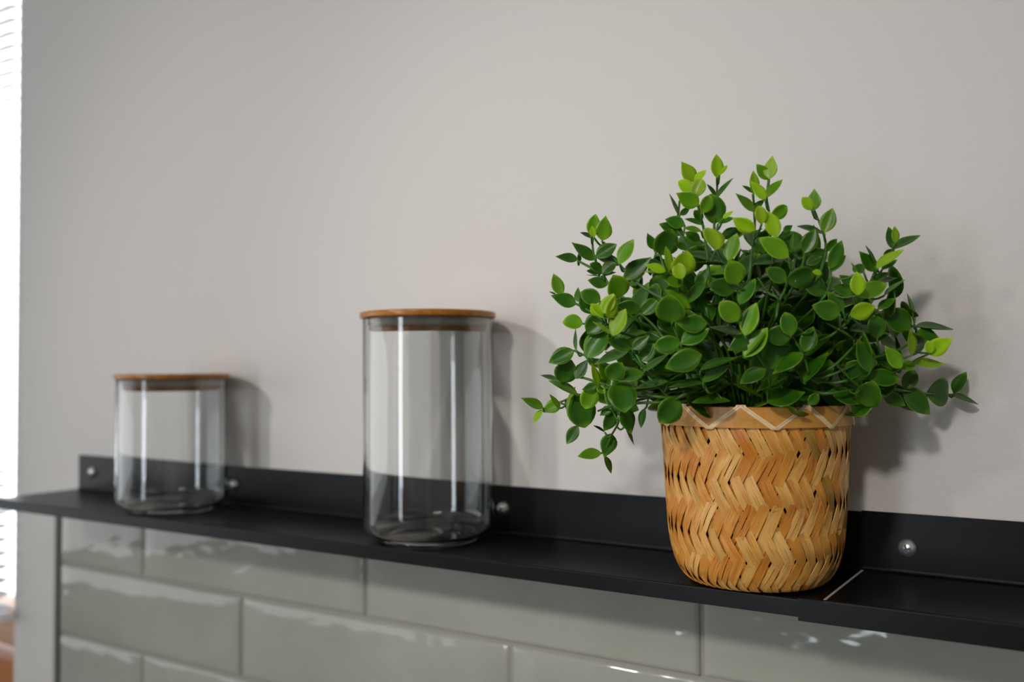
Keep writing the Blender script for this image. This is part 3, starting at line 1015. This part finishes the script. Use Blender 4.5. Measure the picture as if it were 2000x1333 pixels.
STEMS = [
[(-2404,-1548,1982),(-2340,-1583,1899),(-2270,-1600,1830),(-2192,-1606,1752),(-2120,-1600,1697),(-1963,-1560,1590),(-1917,-1054,1375),(-1901,-824,860)],
[(-2490,-1528,2009),(-2445,-1586,1892),(-2380,-1614,1801),(-2335,-1626,1734),(-2265,-1629,1633),(-2162,-1610,1527),(-2007,-1077,1346),(-1951,-834,860)],
[(-2555,-1576,1887),(-2456,-1603,1838),(-2395,-1614,1802)],
[(-2644,-1605,1687),(-2532,-1630,1638),(-2417,-1637,1577),(-2271,-1621,1475),(-2056,-1081,1323),(-1978,-836,860)],
[(-1994,-1227,2321),(-1956,-1307,2225),(-1908,-1375,2112),(-1872,-1415,2021),(-1833,-1466,1861),(-1805,-1486,1722),(-1846,-1021,1434),(-1861,-809,860)],
[(-1889,-1157,2346),(-1857,-1256,2237),(-1827,-1380,2049),(-1804,-1427,1931),(-1765,-1440,1839),(-1723,-1445,1721),(-1809,-1002,1433),(-1841,-801,860)],
[(-2036,-1351,2206),(-2020,-1417,2110),(-2020,-1455,2049),(-1957,-1476,1965),(-1913,-1499,1864)],
[(-2070,-1542,1891),(-2050,-1555,1834),(-1997,-1562,1727),(-1901,-1537,1623),(-1889,-1043,1389),(-1885,-819,860)],
[(-2017,-1556,1790),(-1940,-1543,1719),(-1901,-1537,1623),(-1889,-1043,1389),(-1885,-819,860)],
[(-1637,-1035,2326),(-1617,-1136,2216),(-1592,-1184,2136),(-1576,-1216,2075),(-1554,-1280,1928),(-1532,-1313,1788),(-1724,-943,1463),(-1793,-775,860)],
[(-1685,-1166,2232),(-1656,-1227,2136),(-1634,-1299,2001),(-1633,-1360,1858),(-1633,-1381,1781),(-1641,-1405,1652),(-1772,-984,1402),(-1820,-793,860)],
[(-1389,-1022,2132),(-1345,-1056,2026),(-1320,-1077,1945),(-1319,-1114,1859),(-1355,-1185,1720),(-1644,-885,1433),(-1749,-749,860)],
[(-1288,-1107,1790),(-1291,-1126,1714),(-1333,-1174,1618),(-1634,-880,1387),(-1743,-747,860)],
[(-1039,-756,1924),(-1100,-890,1810),(-1124,-940,1732),(-1176,-1014,1586),(-1286,-1114,1450),(-1613,-853,1312),(-1731,-735,860)],
[(-1472,-1280,1729),(-1479,-1292,1685),(-1504,-1315,1624),(-1525,-1327,1517),(-1720,-949,1342),(-1791,-777,860)],
[(-1598,-1365,1754),(-1551,-1345,1672),(-1507,-1317,1618),(-1712,-945,1387),(-1787,-775,860)],
[(-1445,-1215,1886),(-1446,-1238,1823),(-1469,-1280,1719),(-1695,-928,1433),(-1777,-768,860)],
[(-1407,-1183,1886),(-1408,-1206,1823),(-1452,-1271,1685),(-1687,-924,1417),(-1773,-766,860)],
[(-846,-88,1113),(-936,-443,1128),(-1022,-634,1147),(-1074,-728,1160),(-1211,-910,1159),(-1353,-1050,1140),(-1643,-825,1172),(-1748,-722,860)],
[(-1458,-1267,1454),(-1419,-1213,1363),(-1410,-1152,1227),(-1668,-870,1211),(-1762,-742,860)],
[(-1617,-1357,1357),(-1583,-1309,1279),(-1580,-1256,1172),(-1745,-917,1186),(-1805,-763,860)],
[(-949,-700,1509),(-946,-681,1443),(-1026,-780,1369),(-1167,-942,1312),(-1342,-1090,1227),(-1638,-842,1211),(-1745,-730,860)],
[(-894,-550,1355),(-955,-643,1318),(-1018,-721,1274),(-1145,-887,1254),(-1289,-1021,1197),(-1614,-812,1198),(-1732,-716,860)],
[(-1213,-1053,1554),(-1156,-978,1469),(-1217,-1021,1369),(-1339,-1100,1255),(-1636,-847,1224),(-1745,-732,860)],
[(-2162,-1613,1578),(-2093,-1594,1511),(-2061,-1580,1468),(-1972,-1524,1339),(-1921,-1038,1261),(-1903,-817,860)],
[(-1997,-1568,1524),(-1964,-1541,1417),(-1912,-1486,1288),(-1895,-1021,1239),(-1888,-809,860)],
[(-2235,-1597,1378),(-2163,-1551,1269),(-2098,-1506,1196),(-1978,-1030,1197),(-1934,-813,860)],
[(-1901,-1477,1274),(-1874,-1435,1202),(-1852,-1396,1144),(-1867,-980,1174),(-1873,-791,860)],
[(-2097,-1491,1166),(-2047,-1445,1108),(-1970,-1443,1144),(-1921,-1001,1174),(-1903,-801,860)],
[(-2938,-1331,1041),(-2842,-1271,1085),(-2631,-1453,1128),(-2414,-1521,1165),(-2219,-1502,1144),(-2043,-1453,1122),(-1953,-1006,1164),(-1921,-803,860)],
[(-2516,-1260,893),(-2412,-1379,972),(-2348,-1456,1059),(-2234,-1472,1091),(-2084,-1450,1100),(-1972,-1005,1154),(-1931,-802,860)],
[(-2519,-1419,1040),(-2402,-1464,1074),(-2270,-1480,1099),(-2056,-1018,1153),(-1978,-808,860)],
[(-2578,-1592,1384),(-2443,-1592,1329),(-2269,-1563,1262),(-2102,-1496,1174),(-1980,-1025,1187),(-1936,-811,860)],
[(-2769,-1443,1216),(-2577,-1533,1233),(-2447,-1539,1203),(-2254,-1514,1159),(-2048,-1033,1180),(-1973,-815,860)],
[(-2336,-1634,1554),(-2311,-1622,1459),(-2213,-1594,1378),(-2121,-1539,1261),(-1988,-1045,1226),(-1940,-820,860)],
]
PX = Vector((BX, BY, 0.0032))
plant = thing('artificial_plant', 'bushy artificial plant with glossy green leaves, standing in the woven basket', 'plant', PX)
bm = bmesh.new()
lathe(bm, [(0, 0.0), (0.034, 0.0), (0.036, 0.001), (0.0445, 0.088), (0.0455, 0.089), (0.0455, 0.0915), (0.043, 0.0915), (0.042, 0.086), (0, 0.087)], 48)
obj('plant_pot', bm, DARKPOT, plant, True)

def leaf_mesh(kind, mat):
    """two-sided leaf, unit length along +y, unit width along x, face up +z"""
    bm = bmesh.new()
    uvl = bm.loops.layers.uv.new('UVMap')
    vs = (0.0, 0.035, 0.12, 0.24, 0.38, 0.52, 0.66, 0.79, 0.90, 1.0)
    us = (-1, -0.6, -0.2, 0.2, 0.6, 1)
    def half(v):
        if kind == 0:      # ovate, pointed
            a = 0.5 * (math.sin(PI * v ** 0.85) ** 0.85) if 0 < v < 1 else 0
            return max(a, 0.02)
        if kind == 1:      # rounder, blunt tip
            a = 0.5 * (math.sin(PI * v ** 0.95) ** 0.6) if 0 < v < 1 else 0
            return max(a, 0.025)
        a = 0.5 * (math.sin(PI * v ** 0.72) ** 1.0) if 0 < v < 1 else 0     # widest near the base, long point
        return max(a, 0.018)
    cup = (0.30, 0.34, 0.22)[kind]
    bend = (0.10, -0.06, 0.16)[kind]
    def z(u, v):
        return cup * (abs(u) ** 1.6) * half(v) * 2 * 0.5 + bend * (v - 0.3) ** 2 - 0.02 * (1 - min(1, abs(u) * 4))
    th = 0.03
    top = [[bm.verts.new((u * half(v), v, z(u, v) + th / 2 * (1 - abs(u) ** 3))) for u in us] for v in vs]
    bot = [[bm.verts.new((u * half(v), v, z(u, v) - th / 2 * (1 - abs(u) ** 3) - 0.001)) for u in us] for v in vs]
    def q(vv, pars):
        f = bm.faces.new(vv)
        for lp, (u, v) in zip(f.loops, pars):
            lp[uvl].uv = (abs(u), v)
    for g, fl in ((top, False), (bot, True)):
        for a in range(len(vs) - 1):
            for b in range(len(us) - 1):
                idx = [(a, b), (a, b + 1), (a + 1, b + 1), (a + 1, b)]
                if fl:
                    idx = idx[::-1]
                q([g[i][j] for i, j in idx], [(us[j], vs[i]) for i, j in idx])
    for a in range(len(vs) - 1):
        q([top[a][0], top[a + 1][0], bot[a + 1][0], bot[a][0]], [(1, vs[a]), (1, vs[a + 1]), (1, vs[a + 1]), (1, vs[a])])
        q([top[a][-1], bot[a][-1], bot[a + 1][-1], top[a + 1][-1]], [(1, vs[a]), (1, vs[a]), (1, vs[a + 1]), (1, vs[a + 1])])
    me = bpy.data.meshes.new('leaf')
    bm.to_mesh(me); bm.free()
    for p in me.polygons:
        p.use_smooth = True
    me.materials.append(mat)
    return me
LM = [[leaf_mesh(k, m) for k in range(3)] for m in LEAF_M]

def leaf_matrix(b, t, n, w):
    y = (t - b)
    L = y.length
    y = y / L
    x = y.cross(n)
    if x.length < 1e-5:
        x = y.cross(Vector((1, 0, 0)))
    x.normalize()
    zz = x.cross(y)
    th = min(L, w) 
    m = Matrix((x * w, y * L, zz * th)).transposed().to_4x4()
    m.translation = b
    return m
INV = Matrix.Translation(-PX)
n_leaf = 0
def leaf(b, t, n, w, tone, name='leaf'):
    global n_leaf
    mi = 2 if tone >= 0.78 else (1 if tone >= 0.54 else 0)  # tone mixes leaf age with light and shade baked into the colour
    L = (t - b).length
    kind = 1 if w / L > 0.72 else (2 if w / L < 0.5 else random.choice((0, 0, 2)))
    o = link_mesh(name, LM[mi][kind], plant)
    o.matrix_local = INV @ leaf_matrix(b, t, n, w)
    n_leaf += 1
    return o
for bx, by, bz, tx, ty, tz, nx, ny, nz, w, tone in LEAVES:
    b = Vector((bx, by, bz)) * 1e-4
    t = Vector((tx, ty, tz)) * 1e-4
    n = Vector((nx, ny, nz)).normalized()
    n = (n + 0.30 * Vector((random.gauss(0, 1), random.gauss(0, 0.6), random.gauss(0.3, 1)))).normalized()
    t = b + (t - b).normalized() * min(0.0205, (t - b).length * 1.10)
    if t.y > -0.005:
        t.y = -0.005
    leaf(b, t, n, min(0.0172, w * 1.18e-4), tone / 100)

CROWN = Vector((BX, BY, 0.094))
stem_pts = []
for poly in STEMS:
    pts = spline([Vector(p) * 1e-4 for p in poly], 4)
    bm = bmesh.new()
    n = len(pts)
    tube(bm, [p - PX for p in pts], [0.0006 + 0.0004 * i / n for i in range(n)], 6)
    obj('stem', bm, STEM_M, plant, True)
    stem_pts += pts
# short side twigs: from each leaf base that no stem reaches to the nearest point further in
twigs = bmesh.new()
for bx, by, bz, tx, ty, tz, nx, ny, nz, w, tone in LEAVES:
    b = Vector((bx, by, bz)) * 1e-4
    best = min(stem_pts, key=lambda p: (p - b).length + 1.0 * max(0, (p - CROWN).length - (b - CROWN).length + 0.004))
    d = (best - b).length
    if d < 0.003:
        continue
    if d < 0.022:
        e = best
    elif b.z > 0.118:
        inward = (CROWN + Vector((0, 0, 0.01)) - b)
        e = b + inward.normalized() * min(0.03, inward.length * 0.6)
    else:
        continue
    mid = (b + e) / 2 + Vector((0, 0, -0.002))
    tube(twigs, [p - PX for p in spline([b, mid, e], 3)], 0.0006, 5)
tw = obj('side_twigs', twigs, STEM_M, plant, True)
tw['kind'] = 'stuff'

# inner leaves that fill the bush between the outer ones
rest = bmesh.new()
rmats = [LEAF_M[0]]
cnt = 0
tries = 0
RC = Vector((BX - 0.005, BY, 0.135))
while cnt < 460 and tries < 4000:
    tries += 1
    d = Vector((random.gauss(0, 1), random.gauss(0, 1), random.gauss(0, 1))).normalized()
    rad = random.uniform(0.45, 0.97)
    p = RC + Vector((d.x * 0.100 * rad, d.y * 0.062 * rad, d.z * 0.074 * rad))
    if p.z < 0.100 or p.y > -0.014:
        continue
    outw = (p - CROWN).normalized()
    ax = (outw * 0.5 + Vector((random.gauss(0, 1), random.gauss(0, 1), random.gauss(0, 1) + 0.3)) * 0.6).normalized()
    L = random.uniform(0.016, 0.023)
    t = p + ax * L
    if t.y > -0.006 or t.z < 0.098:
        continue
    nn = (outw + Vector((0, -0.3, 0.9)) + Vector((random.gauss(0, 1), random.gauss(0, 1), 0)) * 0.4)
    w = L * random.uniform(0.6, 0.85)
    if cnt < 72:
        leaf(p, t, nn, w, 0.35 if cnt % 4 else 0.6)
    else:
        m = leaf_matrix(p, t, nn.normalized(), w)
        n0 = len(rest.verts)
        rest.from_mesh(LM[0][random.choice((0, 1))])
        rest.verts.ensure_lookup_table()
        for v in rest.verts[n0:]:
            v.co = (m @ v.co) - PX
    cnt += 1
me = bpy.data.meshes.new('inner_foliage')
rest.to_mesh(me); rest.free()
for p in me.polygons:
    p.use_smooth = True
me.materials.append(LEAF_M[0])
o = link_mesh('inner_foliage', me, plant)
o['kind'] = 'stuff'
# inner stems rising from the pot
bm = bmesh.new()
for i in range(26):
    a = random.uniform(0, 2 * PI)
    r = 0.034 * math.sqrt(random.random())
    b = Vector((BX + r * math.cos(a), BY + r * math.sin(a), 0.088))
    k = random.uniform(1.3, 2.3)
    t = Vector((BX + r * k * math.cos(a), min(-0.012, BY + r * k * 0.8 * math.sin(a)), 0.088 + random.uniform(0.035, 0.085)))
    mid = (b + t) / 2 + Vector((0, 0, 0.010))
    tube(bm, [p - PX for p in spline([b, mid, t], 4)], 0.0009, 5)
o = obj('inner_stems', bm, STEM_M, plant, True)
o['kind'] = 'stuff'
